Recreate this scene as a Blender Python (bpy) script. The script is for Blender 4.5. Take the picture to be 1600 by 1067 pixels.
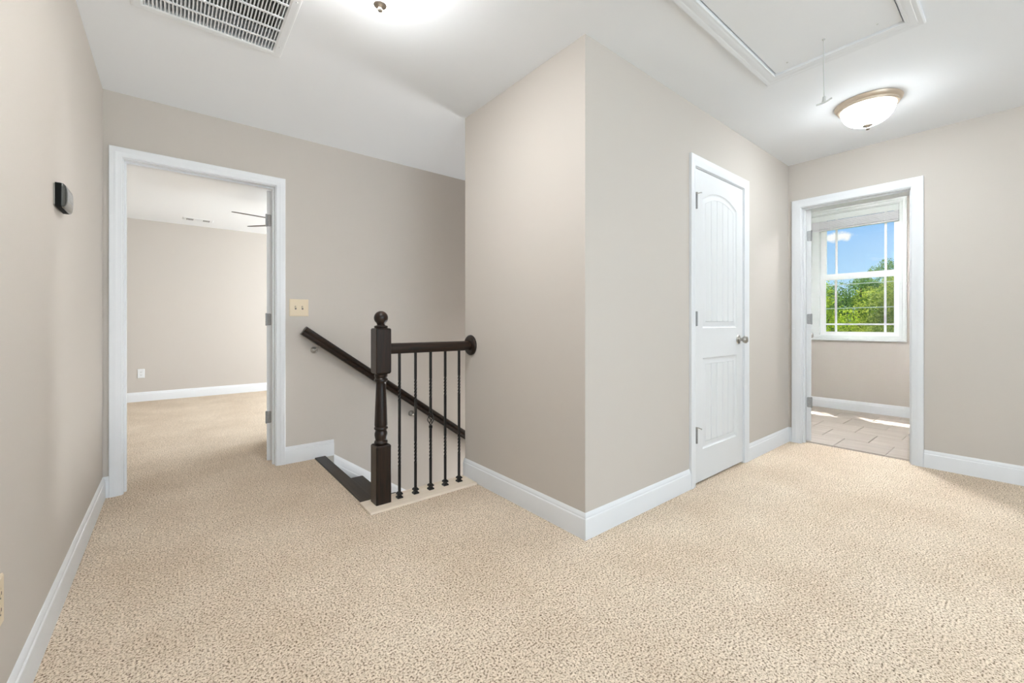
import bpy, math, random
from mathutils import Vector, Matrix
random.seed(7)
scene = bpy.context.scene
for o in list(bpy.data.objects):
    bpy.data.objects.remove(o)
COL = scene.collection
R = math.radians

# ------------------------------------------------------------------ camera
cam_d = bpy.data.cameras.new('camera')
cam = bpy.data.objects.new('camera', cam_d)
COL.objects.link(cam)
cam_d.sensor_width = 36.0
cam_d.lens = 653.84 / 1600 * 36.0
cam_d.shift_y = -27.3 / 1600
cam_d.clip_start = 0.02
cam_d.clip_end = 500
cam.location = (0, 0, 1.038)
cam.rotation_euler = (R(90), 0, R(51.09 - 90))
scene.camera = cam

# ------------------------------------------------------------------ view
vs = scene.view_settings
vs.view_transform = 'Standard'
vs.look = 'None'
vs.exposure = 0.12
vs.gamma = 1.0
vs.use_curve_mapping = False


# ------------------------------------------------------------------ node helpers
def mat_new(name):
    m = bpy.data.materials.new(name)
    m.use_nodes = True
    nt = m.node_tree
    b = nt.nodes['Principled BSDF']
    return m, nt, b


def nd(nt, kind, **kw):
    n = nt.nodes.new(kind)
    for k, v in kw.items():
        if k in n.inputs:
            n.inputs[k].default_value = v
        else:
            setattr(n, k, v)
    return n


def lk(nt, a, b):
    nt.links.new(a, b)


def ramp(nt, stops, interp='LINEAR'):
    n = nt.nodes.new('ShaderNodeValToRGB')
    cr = n.color_ramp
    cr.interpolation = interp
    while len(cr.elements) > 1:
        cr.elements.remove(cr.elements[-1])
    cr.elements[0].position = stops[0][0]
    cr.elements[0].color = (*stops[0][1], 1)
    for p, c in stops[1:]:
        e = cr.elements.new(p)
        e.color = (*c, 1)
    return n


# ------------------------------------------------------------------ world
SUN_DIR = Vector((0.41, 0.345, 0.94)).normalized()
w = bpy.data.worlds.new('sky')
scene.world = w
w.use_nodes = True
nt = w.node_tree
bg = nt.nodes['Background']
tc = nd(nt, 'ShaderNodeTexCoord')
sep = nd(nt, 'ShaderNodeSeparateXYZ')
lk(nt, tc.outputs['Generated'], sep.inputs[0])
grad = ramp(nt, [(0.0, (.62, .80, .96)), (.08, (.47, .73, .98)), (.22, (.27, .54, .95)),
                 (.5, (.16, .38, .82)), (1.0, (.10, .26, .66))])
lk(nt, sep.outputs['Z'], grad.inputs[0])
# thin scattered cloud
mp = nd(nt, 'ShaderNodeMapping')
mp.inputs['Scale'].default_value = (1, 1, 2.6)
lk(nt, tc.outputs['Generated'], mp.inputs[0])
nz = nd(nt, 'ShaderNodeTexNoise', Scale=5.5, Detail=7.0, Roughness=.6)
lk(nt, mp.outputs[0], nz.inputs['Vector'])
cl = ramp(nt, [(.58, (0, 0, 0)), (.74, (.8, .8, .8))])
lk(nt, nz.outputs['Fac'], cl.inputs[0])
mx = nd(nt, 'ShaderNodeMix', data_type='RGBA')
lk(nt, cl.outputs[0], mx.inputs[0])
lk(nt, grad.outputs[0], mx.inputs[6])
mx.inputs[7].default_value = (.95, .97, 1, 1)
# one small cumulus low in the sky
cdir = Vector((1.0, .2363, .168)).normalized()
sub = nd(nt, 'ShaderNodeVectorMath', operation='SUBTRACT')
lk(nt, tc.outputs['Generated'], sub.inputs[0])
sub.inputs[1].default_value = cdir
scl = nd(nt, 'ShaderNodeVectorMath', operation='MULTIPLY')
lk(nt, sub.outputs[0], scl.inputs[0])
scl.inputs[1].default_value = (40, 40, 115)
nz2 = nd(nt, 'ShaderNodeTexNoise', Scale=60.0, Detail=5.0, Roughness=.6)
lk(nt, tc.outputs['Generated'], nz2.inputs['Vector'])
ln_ = nd(nt, 'ShaderNodeVectorMath', operation='LENGTH')
lk(nt, scl.outputs[0], ln_.inputs[0])
md = nd(nt, 'ShaderNodeMath', operation='MULTIPLY_ADD')
lk(nt, nz2.outputs['Fac'], md.inputs[0])
md.inputs[1].default_value = -2.2
lk(nt, ln_.outputs['Value'], md.inputs[2])
cr2 = ramp(nt, [(0.0, (1, 1, 1)), (.55, (0, 0, 0))])
sh = nd(nt, 'ShaderNodeMath', operation='ADD')
lk(nt, md.outputs[0], sh.inputs[0])
sh.inputs[1].default_value = .55
lk(nt, sh.outputs[0], cr2.inputs[0])
mx2 = nd(nt, 'ShaderNodeMix', data_type='RGBA')
lk(nt, cr2.outputs[0], mx2.inputs[0])
lk(nt, mx.outputs[2], mx2.inputs[6])
mx2.inputs[7].default_value = (1, 1, 1, 1)
lk(nt, mx2.outputs[2], bg.inputs['Color'])
bg.inputs['Strength'].default_value = 1.0

# ------------------------------------------------------------------ sun and area lights added as daylight
sd = bpy.data.lights.new('sun', 'SUN')
sd.energy = 14.0
sd.angle = R(.53)
sd.color = (1, .96, .9)
so = bpy.data.objects.new('sun', sd)
COL.objects.link(so)
so.rotation_euler = SUN_DIR.to_track_quat('Z', 'Y').to_euler()


def area(name, loc, rot, sx, sy, power, color):
    d = bpy.data.lights.new(name, 'AREA')
    d.shape = 'RECTANGLE'
    d.size = sx
    d.size_y = sy
    d.energy = power
    d.color = color
    o = bpy.data.objects.new(name, d)
    COL.objects.link(o)
    o.location = loc
    o.rotation_euler = rot
    return o


# area lights added as daylight in the unseen rear and bedroom window openings
area('added_daylight', (.95, -2.47, 1.40), (R(100), 0, 0), 2.2, 1.5, 86, (.80, .915, 1.0))
area('added_daylight', (3.67, 5.5, 1.45), (R(90), 0, R(90)), 2.0, 1.4, 225, (.84, .91, 1.0))

XE_ = 4.244  # end wall of the stairwell
LAMP_HALL = 84.0
LAMP_STAIR = 150.0
FILL_REAR = 60.0
FILL_BATH = 400.0

area('added_daylight', (XE_ + .05, 2.95, -1.0), (R(90), 0, R(90)), .8, 1.1, 122, (.95, .965, 1.0))  # area light added for the daylight rising from downstairs

# ------------------------------------------------------------------ materials
M = {}


def plain(name, col, rough=.5, metal=0.0, spec=.5, bump=0.0, bscale=200.0, var=0.0):
    m, nt, b = mat_new(name)
    b.inputs['Base Color'].default_value = (*col, 1)
    b.inputs['Roughness'].default_value = rough
    b.inputs['Metallic'].default_value = metal
    b.inputs['Specular IOR Level'].default_value = spec
    if bump or var:
        g = nd(nt, 'ShaderNodeNewGeometry')
        n = nd(nt, 'ShaderNodeTexNoise', Scale=bscale, Detail=3.0)
        lk(nt, g.outputs['Position'], n.inputs['Vector'])
        if bump:
            bp = nd(nt, 'ShaderNodeBump', Strength=bump, Distance=.002)
            lk(nt, n.outputs['Fac'], bp.inputs['Height'])
            lk(nt, bp.outputs[0], b.inputs['Normal'])
        if var:
            r_ = ramp(nt, [(.3, tuple(c * (1 - var) for c in col)), (.7, tuple(min(1, c * (1 + var)) for c in col))])
            lk(nt, n.outputs['Fac'], r_.inputs[0])
            lk(nt, r_.outputs[0], b.inputs['Base Color'])
    M[name] = m
    return m


plain('wall', (.615, .565, .513), .75, spec=.2, bump=.08, bscale=260)
plain('ceiling', (.90, .91, .925), .85, spec=.15, bump=.08, bscale=220)
plain('trim', (.84, .85, .865), .35, spec=.4)
plain('door', (.80, .805, .81), .4, spec=.4, bump=.05, bscale=120)
plain('almond', (.78, .66, .48), .4)
plain('white_plastic', (.84, .85, .86), .4)
plain('vinyl', (.86, .87, .86), .35)
plain('window_paint', (.76, .79, .77), .4)
plain('blind', (.74, .735, .75), .5)
plain('nickel', (.45, .43, .40), .32, metal=1.0, bump=.05, bscale=400)
plain('lamp_metal', (.68, .57, .46), .42, metal=.6)
plain('hinge', (.34, .34, .34), .45, metal=.6)
plain('finial', (.30, .26, .22), .5, metal=.8)
plain('black_plastic', (.007, .0075, .007), .7, spec=.12)
plain('gloss_face', (.10, .105, .10), .16, metal=.6)
plain('iron', (.006, .0055, .005), .36, spec=.35, bump=.1, bscale=500)
plain('grout', (.50, .45, .40), .9)
plain('slot', (.03, .03, .03), .6)
plain('filter_dark', (.16, .16, .155), .9, var=.3, bscale=90)
plain('fan_blade', (.10, .085, .075), .5)
plain('cord', (.62, .62, .60), .8)
plain('rubber', (.02, .02, .02), .7)
plain('eave', (.75, .75, .74), .7)
plain('bark', (.12, .09, .065), .9, bump=.5, bscale=12)
plain('grass', (.10, .20, .04), .95, var=.4, bscale=3)
plain('cable', (.60, .60, .50), .6)
plain('subfloor', (.4, .36, .3), .9)


def wood(name, c1, c2, rough, scale, axis, bump=.05, contrast=(.35, .7), coat=0.0):
    m, nt, b = mat_new(name)
    tcn = nd(nt, 'ShaderNodeNewGeometry')
    mp = nd(nt, 'ShaderNodeMapping')
    s = [scale] * 3
    s[axis] = scale * .06
    mp.inputs['Scale'].default_value = s
    lk(nt, tcn.outputs['Position'], mp.inputs[0])
    n = nd(nt, 'ShaderNodeTexNoise', Scale=1.0, Detail=6.0, Roughness=.62, Distortion=.35)
    lk(nt, mp.outputs[0], n.inputs['Vector'])
    r_ = ramp(nt, [(contrast[0], c1), (contrast[1], c2)])
    lk(nt, n.outputs['Fac'], r_.inputs[0])
    lk(nt, r_.outputs[0], b.inputs['Base Color'])
    bp = nd(nt, 'ShaderNodeBump', Strength=bump, Distance=.002)
    lk(nt, n.outputs['Fac'], bp.inputs['Height'])
    lk(nt, bp.outputs[0], b.inputs['Normal'])
    b.inputs['Roughness'].default_value = rough
    b.inputs['Coat Weight'].default_value = coat
    b.inputs['Coat Roughness'].default_value = .15
    b.inputs['Specular IOR Level'].default_value = .35
    M[name] = m
    return m


wood('stain_v', (.003, .0022, .0018), (.028, .012, .006), .32, 70, 2, coat=.08)
wood('stain_x', (.003, .0022, .0018), (.030, .013, .006), .32, 70, 0, coat=.08)
wood('stain_y', (.016, .011, .007), (.034, .024, .014), .42, 70, 1, coat=0)
wood('pine', (.78, .66, .53), (.87, .76, .63), .55, 40, 0)


def carpet():
    m, nt, b = mat_new('carpet')
    g = nd(nt, 'ShaderNodeNewGeometry')

    def noise(scale, detail, rough=.5):
        n = nd(nt, 'ShaderNodeTexNoise', Scale=scale, Detail=detail, Roughness=rough)
        lk(nt, g.outputs['Position'], n.inputs['Vector'])
        return n

    def mult(a, b_):
        mu = nd(nt, 'ShaderNodeMix', data_type='RGBA', blend_type='MULTIPLY')
        mu.inputs[0].default_value = 1.0
        lk(nt, a, mu.inputs[6])
        lk(nt, b_, mu.inputs[7])
        return mu.outputs[2]
    # yarn flecks; the dark stops paint in depth shade between tufts
    n1 = noise(150.0, 2.2, .65)
    r1 = ramp(nt, [(.30, (.10, .07, .045)), (.40, (.34, .255, .18)), (.475, (.72, .605, .475)), (.58, (.835, .715, .58)), (.70, (.94, .845, .725))])
    lk(nt, n1.outputs['Fac'], r1.inputs[0])
    # tufts leaning in small clumps, then broad brushed patches of the nap
    n2 = noise(30.0, 4.0, .65)
    r2 = ramp(nt, [(.30, (.90, .88, .86)), (.70, (1.06, 1.06, 1.06))])
    lk(nt, n2.outputs['Fac'], r2.inputs[0])
    n3 = noise(2.4, 3.0, .55)
    r3 = ramp(nt, [(.32, (.92, .89, .86)), (.68, (1.05, 1.05, 1.05))])
    lk(nt, n3.outputs['Fac'], r3.inputs[0])
    lk(nt, mult(mult(r1.outputs[0], r2.outputs[0]), r3.outputs[0]), b.inputs['Base Color'])
    b.inputs['Roughness'].default_value = 1.0
    b.inputs['Specular IOR Level'].default_value = .03
    bp = nd(nt, 'ShaderNodeBump', Strength=.45, Distance=.005)
    lk(nt, n1.outputs['Fac'], bp.inputs['Height'])
    lk(nt, bp.outputs[0], b.inputs['Normal'])
    M['carpet'] = m


carpet()


def tile_mat():
    m, nt, b = mat_new('tile')
    g = nd(nt, 'ShaderNodeNewGeometry')
    oi = nd(nt, 'ShaderNodeObjectInfo')
    mp = nd(nt, 'ShaderNodeMapping')
    mp.inputs['Scale'].default_value = (16, 3, 3)
    lk(nt, g.outputs['Position'], mp.inputs[0])
    n = nd(nt, 'ShaderNodeTexNoise', Scale=1.0, Detail=5.0, Roughness=.6)
    lk(nt, mp.outputs[0], n.inputs['Vector'])
    r_ = ramp(nt, [(.3, (.43, .365, .31)), (.7, (.55, .485, .42))])
    lk(nt, n.outputs['Fac'], r_.inputs[0])
    hs = nd(nt, 'ShaderNodeHueSaturation')
    ma = nd(nt, 'ShaderNodeMath', operation='MULTIPLY_ADD')
    lk(nt, oi.outputs['Random'], ma.inputs[0])
    ma.inputs[1].default_value = .12
    ma.inputs[2].default_value = .94
    lk(nt, ma.outputs[0], hs.inputs['Value'])
    lk(nt, r_.outputs[0], hs.inputs['Color'])
    lk(nt, hs.outputs[0], b.inputs['Base Color'])
    b.inputs['Roughness'].default_value = .4
    M['tile'] = m


tile_mat()


def glass_mat():
    m = bpy.data.materials.new('pane_glass')
    m.use_nodes = True
    nt = m.node_tree
    nt.nodes.clear()
    out = nd(nt, 'ShaderNodeOutputMaterial')
    tr = nd(nt, 'ShaderNodeBsdfTransparent')
    tr.inputs[0].default_value = (.97, .98, .975, 1)
    gl = nd(nt, 'ShaderNodeBsdfGlossy')
    gl.inputs['Roughness'].default_value = .01
    mi = nd(nt, 'ShaderNodeMixShader')
    mi.inputs[0].default_value = .04
    lk(nt, tr.outputs[0], mi.inputs[1])
    lk(nt, gl.outputs[0], mi.inputs[2])
    lk(nt, mi.outputs[0], out.inputs[0])
    M['glass'] = m


glass_mat()


def bowl_mat(name, strength, col=(.965, .982, 1.0)):
    m, nt, b = mat_new(name)
    b.inputs['Base Color'].default_value = (.9, .88, .85, 1)
    b.inputs['Roughness'].default_value = .25
    b.inputs['Emission Color'].default_value = (*col, 1)
    # emission dimmed towards the rim to keep glow off the ceiling
    tcn = nd(nt, 'ShaderNodeTexCoord')
    sp = nd(nt, 'ShaderNodeSeparateXYZ')
    lk(nt, tcn.outputs['Generated'], sp.inputs[0])
    r_ = ramp(nt, [(.05, (1, 1, 1)), (.35, (.48, .48, .48)), (.60, (.15, .15, .15)), (.85, (.06, .06, .06)), (1.0, (.045, .045, .045))])
    lk(nt, sp.outputs['Z'], r_.inputs[0])
    ml = nd(nt, 'ShaderNodeMath', operation='MULTIPLY')
    lk(nt, r_.outputs[0], ml.inputs[0])
    ml.inputs[1].default_value = strength
    lk(nt, ml.outputs[0], b.inputs['Emission Strength'])
    M[name] = m


bowl_mat('bowl_hall', LAMP_HALL, (.885, .95, 1.0))
bowl_mat('fill_bowl_rear', FILL_REAR, (.885, .95, 1.0))
bowl_mat('bowl_stair', LAMP_STAIR)
bowl_mat('fill_bowl_bath', FILL_BATH, (.93, .965, 1.0))


def leaf_mat(name, c1, c2, tr):
    m = bpy.data.materials.new(name)
    m.use_nodes = True
    nt = m.node_tree
    nt.nodes.clear()
    out = nd(nt, 'ShaderNodeOutputMaterial')
    g = nd(nt, 'ShaderNodeNewGeometry')
    r_ = ramp(nt, [(0, c1), (1, c2)])
    lk(nt, g.outputs['Random Per Island'], r_.inputs[0])
    d = nd(nt, 'ShaderNodeBsdfDiffuse')
    t = nd(nt, 'ShaderNodeBsdfTranslucent')
    lk(nt, r_.outputs[0], d.inputs[0])
    lk(nt, r_.outputs[0], t.inputs[0])
    mi = nd(nt, 'ShaderNodeMixShader')
    mi.inputs[0].default_value = tr
    lk(nt, d.outputs[0], mi.inputs[1])
    lk(nt, t.outputs[0], mi.inputs[2])
    lk(nt, mi.outputs[0], out.inputs[0])
    M[name] = m


leaf_mat('leaf_bright', (.22, .36, .03), (.55, .62, .07), .5)
leaf_mat('leaf_mid', (.14, .22, .03), (.46, .50, .10), .45)
leaf_mat('leaf_dark', (.07, .16, .035), (.24, .36, .10), .4)

# ------------------------------------------------------------------ object helpers
ORG = {}


def tag(o, label=None, cat=None, group=None, kind=None):
    if label:
        o['label'] = label
    if cat:
        o['category'] = cat
    if group:
        o['group'] = group
    if kind:
        o['kind'] = kind
    return o


def empty(name, loc, label, cat, group=None, kind=None, rot=(0, 0, 0)):
    o = bpy.data.objects.new(name, None)
    o.empty_display_size = .05
    COL.objects.link(o)
    o.location = loc
    o.rotation_euler = rot
    ORG[o] = Vector(loc)
    return tag(o, label, cat, group, kind)


def copy_tree(o, parent=None):
    c = o.copy()
    COL.objects.link(c)
    c.parent = parent
    for ch in o.children:
        copy_tree(ch, c)
    return c


class MB:
    def __init__(s):
        s.v = []
        s.f = []

    def quad(s, pts):
        n = len(s.v)
        s.v += [tuple(p) for p in pts]
        s.f.append(tuple(range(n, n + len(pts))))
        return s

    def box(s, x0, x1, y0, y1, z0, z1):
        n = len(s.v)
        s.v += [(x0, y0, z0), (x1, y0, z0), (x1, y1, z0), (x0, y1, z0), (x0, y0, z1), (x1, y0, z1), (x1, y1, z1), (x0, y1, z1)]
        s.f += [tuple(n + i for i in q) for q in ((0, 3, 2, 1), (4, 5, 6, 7), (0, 1, 5, 4), (1, 2, 6, 5), (2, 3, 7, 6), (3, 0, 4, 7))]
        return s

    def bbox(s, x0, x1, y0, y1, z0, z1, b):
        """box with chamfered edges: rings stacked along z"""
        def ring(i, z):
            return [(x0 + i + b, y0 + i, z), (x1 - i - b, y0 + i, z), (x1 - i, y0 + i + b, z), (x1 - i, y1 - i - b, z),
                    (x1 - i - b, y1 - i, z), (x0 + i + b, y1 - i, z), (x0 + i, y1 - i - b, z), (x0 + i, y0 + i + b, z)]
        return s.loft([ring(b, z0), ring(0, z0 + b), ring(0, z1 - b), ring(b, z1)])

    def loft(s, rings, caps=True, closed=True):
        n0 = len(s.v)
        k = len(rings[0])
        for r in rings:
            s.v += [tuple(p) for p in r]
        for i in range(len(rings) - 1):
            for j in range(k if closed else k - 1):
                a = n0 + i * k + j
                b = n0 + i * k + (j + 1) % k
                s.f.append((a, b, b + k, a + k))
        if caps:
            s.f.append(tuple(n0 + j for j in reversed(range(k))))
            s.f.append(tuple(n0 + (len(rings) - 1) * k + j for j in range(k)))
        return s

    def lathe(s, prof, c=(0, 0, 0), axis='z', seg=32):
        rings = []
        for r, h in prof:
            ring = []
            for j in range(seg):
                a = 2 * math.pi * j / seg
                p = (r * math.cos(a), r * math.sin(a))
                if axis == 'z':
                    ring.append((c[0] + p[0], c[1] + p[1], c[2] + h))
                elif axis == 'x':
                    ring.append((c[0] + h, c[1] + p[0], c[2] + p[1]))
                else:
                    ring.append((c[0] + p[1], c[1] + h, c[2] + p[0]))
            rings.append(ring)
        return s.loft(rings)

    def tube(s, pts, r, seg=8):
        pts = [Vector(p) for p in pts]
        rings = []
        up = None
        for i, p in enumerate(pts):
            t = (pts[min(i + 1, len(pts) - 1)] - pts[max(i - 1, 0)]).normalized()
            if up is None:
                up = Vector((0, 0, 1)) if abs(t.z) < .9 else Vector((1, 0, 0))
            a = t.cross(up).normalized()
            b = a.cross(t).normalized()
            up = b
            rr = r[i] if isinstance(r, (list, tuple)) else r
            rings.append([p + a * rr * math.cos(2 * math.pi * j / seg) + b * rr * math.sin(2 * math.pi * j / seg) for j in range(seg)])
        return s.loft(rings)

    def sweep(s, pts, normal, prof, closed=False):
        """profile (a,b): a along the in-plane left perpendicular of the path, b along normal; mitred"""
        N = Vector(normal)
        pts = [Vector(p) for p in pts]
        k = len(pts)
        rings = []
        for i in range(k):
            ts = []
            if i > 0 or closed:
                ts.append((pts[i] - pts[i - 1]).normalized())
            if i < k - 1 or closed:
                ts.append((pts[(i + 1) % k] - pts[i]).normalized())
            ps = [N.cross(t) for t in ts]
            if len(ps) == 2:
                m = (ps[0] + ps[1])
                m = m / (1 + ps[0].dot(ps[1]))
            else:
                m = ps[0]
            rings.append([pts[i] + m * a + N * b for a, b in prof])
        if closed:
            rings.append(rings[0])
        return s.loft(rings, caps=not closed)

    def prism(s, poly, f0, f1):
        """poly: 2d points; f0,f1: functions mapping a 2d point to 3d for the two caps"""
        return s.loft([[f0(p) for p in poly], [f1(p) for p in poly]])

    def build(s, name, mat, parent=None, smooth=False, origin=None, angle=None):
        me = bpy.data.meshes.new(name)
        if parent is not None:
            og = ORG[parent]
        elif origin is not None:
            og = Vector(origin)
        else:
            xs = [v[0] for v in s.v]
            ys = [v[1] for v in s.v]
            zs = [v[2] for v in s.v]
            og = Vector(((min(xs) + max(xs)) / 2, (min(ys) + max(ys)) / 2, min(zs)))
        me.from_pydata([(v[0] - og.x, v[1] - og.y, v[2] - og.z) for v in s.v], [], s.f)
        me.materials.append(M[mat])
        me.update()
        import bmesh
        bm = bmesh.new()
        bm.from_mesh(me)
        bmesh.ops.recalc_face_normals(bm, faces=bm.faces)
        if smooth:
            ang = R(angle or 40)
            for f in bm.faces:
                f.smooth = True
            for e in bm.edges:
                if len(e.link_faces) == 2 and e.calc_face_angle(0) > ang:
                    e.smooth = False
        bm.to_mesh(me)
        bm.free()
        o = bpy.data.objects.new(name, me)
        COL.objects.link(o)
        if parent is not None:
            o.parent = parent
        else:
            o.location = og
        ORG[o] = og
        return o


def struct(o, label, cat):
    return tag(o, label, cat, kind='structure')


def panel_with_holes(mb, f, u0, u1, v0, v1, d0, d1, holes):
    """slab spanning u,v with thickness d0..d1; f(u,v,d)->xyz; holes (u0,u1,v0,v1)"""
    us = sorted({u0, u1, *[min(max(h[i], u0), u1) for h in holes for i in (0, 1)]})
    vs_ = sorted({v0, v1, *[min(max(h[i], v0), v1) for h in holes for i in (2, 3)]})

    def solid(i, j):
        if i < 0 or j < 0 or i >= len(us) - 1 or j >= len(vs_) - 1:
            return False
        cu = (us[i] + us[i + 1]) / 2
        cv = (vs_[j] + vs_[j + 1]) / 2
        return not any(h[0] < cu < h[1] and h[2] < cv < h[3] for h in holes)
    idx = {}

    def vid(i, j, k):
        key = (i, j, k)
        if key not in idx:
            idx[key] = len(mb.v)
            mb.v.append(f(us[i], vs_[j], (d0, d1)[k]))
        return idx[key]
    for i in range(len(us) - 1):
        for j in range(len(vs_) - 1):
            if not solid(i, j):
                continue
            for k in (0, 1):
                mb.f.append((vid(i, j, k), vid(i + 1, j, k), vid(i + 1, j + 1, k), vid(i, j + 1, k)))
            for (di, dj, a, b) in ((-1, 0, (i, j), (i, j + 1)), (1, 0, (i + 1, j), (i + 1, j + 1)), (0, -1, (i, j), (i + 1, j)), (0, 1, (i, j + 1), (i + 1, j + 1))):
                if not solid(i + di, j + dj):
                    mb.f.append((vid(*a, 0), vid(*b, 0), vid(*b, 1), vid(*a, 1)))
    return mb


def wall(name, run, u0, u1, t0, t1, z0, z1, label, holes=(), mat='wall'):
    mb = MB()
    if run == 'x':
        f = lambda u, v, d: (u, d, v)
    else:
        f = lambda u, v, d: (d, u, v)
    panel_with_holes(mb, f, u0, u1, z0, z1, t0, t1, list(holes))
    return struct(mb.build(name, mat), label, 'wall')


def slab(name, x0, x1, y0, y1, z0, z1, mat, label, cat, holes=()):
    mb = MB()
    panel_with_holes(mb, lambda u, v, d: (u, v, d), x0, x1, y0, y1, z0, z1, list(holes))
    return struct(mb.build(name, mat), label, cat)


# ------------------------------------------------------------------ main dimensions
H = 2.44
XL, YB = -.332, 3.473           # left wall, back wall
XC, YC, YE = 1.545, 1.351, 2.423  # centre block: left face, right face, stair-side end
XR = 4.244                      # right wall
T = .12
YR = -2.4                       # rear wall
BX0, BX1, BY1 = -1.6, 3.6, 7.49  # bedroom
WX = 6.247                      # bathroom window wall
DL = (-.241, .576)              # bedroom door opening
DC = (2.597, 3.313)             # closet door opening
DB = (.558, 1.250)              # bathroom door opening
DT = 2.045                      # opening height
VENT = (-.105, .392, 1.945, 2.438)
HATCH = (1.29, 2.633, .366, .903)
WIN = (.905, 2.565, .895, 2.385)

# ------------------------------------------------------------------ structure
slab('floor', XL - T, 4.328, YR - T, YB + .06, -.25, 0, 'carpet', 'speckled tan carpet floor of the hallway', 'floor',
     holes=[(.846, XR, 2.428, YB + .1), (.828, XC, 2.249, 2.428)])
slab('floor', BX0 - T, BX1 + T, YB + .06, BY1 + T, -.25, 0, 'carpet', 'pale carpet floor of the room through the left doorway', 'floor')
slab('floor', XL, XR + T, 2.3, 3.6, -3.0, -2.9, 'subfloor', 'lower landing at the foot of the stairs', 'floor')
slab('ceiling', XL - T, XR + T, YR - T, YB + T, H, H + .12, 'ceiling', 'smooth white hallway ceiling', 'ceiling',
     holes=[VENT, HATCH])
slab('ceiling', BX0 - T, BX1 + T, YB + T, BY1 + T, H, H + .12, 'ceiling', 'white ceiling of the room through the left doorway', 'ceiling')
slab('ceiling', XR + T, WX + T, -.72, 3.12, H, H + .12, 'ceiling', 'white ceiling of the tiled bathroom', 'ceiling')

wall('wall_left', 'y', YR - T, YB, XL - T, XL, 0, H, 'long beige wall on the left carrying the black thermostat')
wall('wall_back', 'x', BX0 - T, XR + T, YB, YB + T, 0, H, 'beige wall with the left doorway and the stair handrail',
     holes=[(DL[0] - .019, DL[1] + .019, -1, DT + .019)])
wall('wall_center_left', 'y', YC, YE, XC, XC + T, 0, H, 'beige wall face left of the projecting corner, with the rosette')
wall('wall_center_right', 'x', XC + T, XR, YC, YC + T, 0, H, 'beige wall with the narrow closet door',
     holes=[(DC[0] - .019, DC[1] + .019, -1, DT + .019)])
wall('wall_stair_side', 'x', XC + T, XR, YE - T, YE, 0, H, 'stairwell side of the projecting block')
wall('wall_right', 'y', YR - T, YB, XR, XR + T, 0, H, 'beige wall on the right with the bathroom doorway',
     holes=[(DB[0] - .019, DB[1] + .019, -1, DT + .019)])
wall('wall_rear', 'x', XL, XR, YR - T, YR, 0, H, 'rear hallway wall with the opening of the added window', holes=[(-.2, 2.1, .60, 2.15)])
wall('wall_stair_back', 'x', .60, XR + T, YB, YB + T, -2.9, 0, 'lower part of the wall beside the descending stairs')
wall('wall_stair_lower', 'x', .72, XR, 2.308, 2.428, -2.9, -.25, 'hidden lower side wall of the stairwell')
wall('wall_stair_start', 'y', 2.308, YB, .60, .72, -2.9, -.25, 'hidden wall under the top of the stairs')
wall('wall_stair_end', 'y', 2.308, YB, XR, XR + T, -2.9, 0, 'end wall at the foot of the stairwell', holes=[(2.55, 3.35, -1.55, -.45)])
wall('wall_bedroom_back', 'x', BX0 - T, BX1 + T, BY1, BY1 + T, 0, H, 'pale beige far wall seen through the left doorway')
wall('wall_bedroom_left', 'y', YB + T, BY1, BX0 - T, BX0, 0, H, 'left wall of the room through the left doorway')
wall('wall_bedroom_right', 'y', YB + T, BY1, BX1, BX1 + T, 0, H, 'window wall of the room through the left doorway', holes=[(4.5, 6.5, .75, 2.15)])
wall('wall_bathroom_window', 'y', -.72, 3.12, WX, WX + T, 0, H, 'beige bathroom wall around the double-hung window', holes=[WIN])
wall('wall_bathroom_right', 'x', XR + T, WX, -.72, -.6, 0, H, 'right side wall of the bathroom')
wall('wall_bathroom_left', 'x', XR + T, WX, 3.0, 3.12, 0, H, 'left side wall of the bathroom')

# bathroom floor: grout bed plus single tiles
bf = slab('floor', 4.328, WX, -.6, 3.0, -.25, .004, 'grout', 'bathroom floor of beige tiles laid in a staggered bond', 'floor')
tl = {}
row = 0
x = 4.330
while x < WX - .01:
    xe = min(x + .341, WX - .002)
    y = 1.046 - .333 * 5 + (0 if row % 2 == 0 else .168)
    while y < 3.0:
        ya, yb_ = max(y + .002, -.598), min(y + .331, 2.998)
        if yb_ - ya > .02:
            key = (round(xe - x, 3), round(yb_ - ya, 3))
            if key not in tl:
                mb = MB()
                mb.bbox(-key[0] / 2, key[0] / 2, -key[1] / 2, key[1] / 2, 0, .008, .0015)
                o = mb.build('tile', 'tile', origin=(0, 0, 0))
                tl[key] = o
            else:
                o = tl[key].copy()
                COL.objects.link(o)
            o.parent = bf
            o.location = Vector(((x + xe) / 2, (ya + yb_) / 2, .003)) - bf.location
        y += .333
    x += .3445
    row += 1

# ------------------------------------------------------------------ baseboards
BASE = [(0, 0), (.014, 0), (.014, .092), (.0125, .098), (.009, .102), (.009, .108), (.0075, .112), (.0045, .119), (.0015, .124), (0, .125)]


def base(name, pts, label, hgt=1.0):
    mb = MB()
    mb.sweep([(p[0], p[1], 0) for p in pts], (0, 0, 1), [(a, b * hgt) for a, b in BASE])
    return struct(mb.build(name, 'trim', smooth=True, angle=25), label, 'baseboard')


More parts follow.
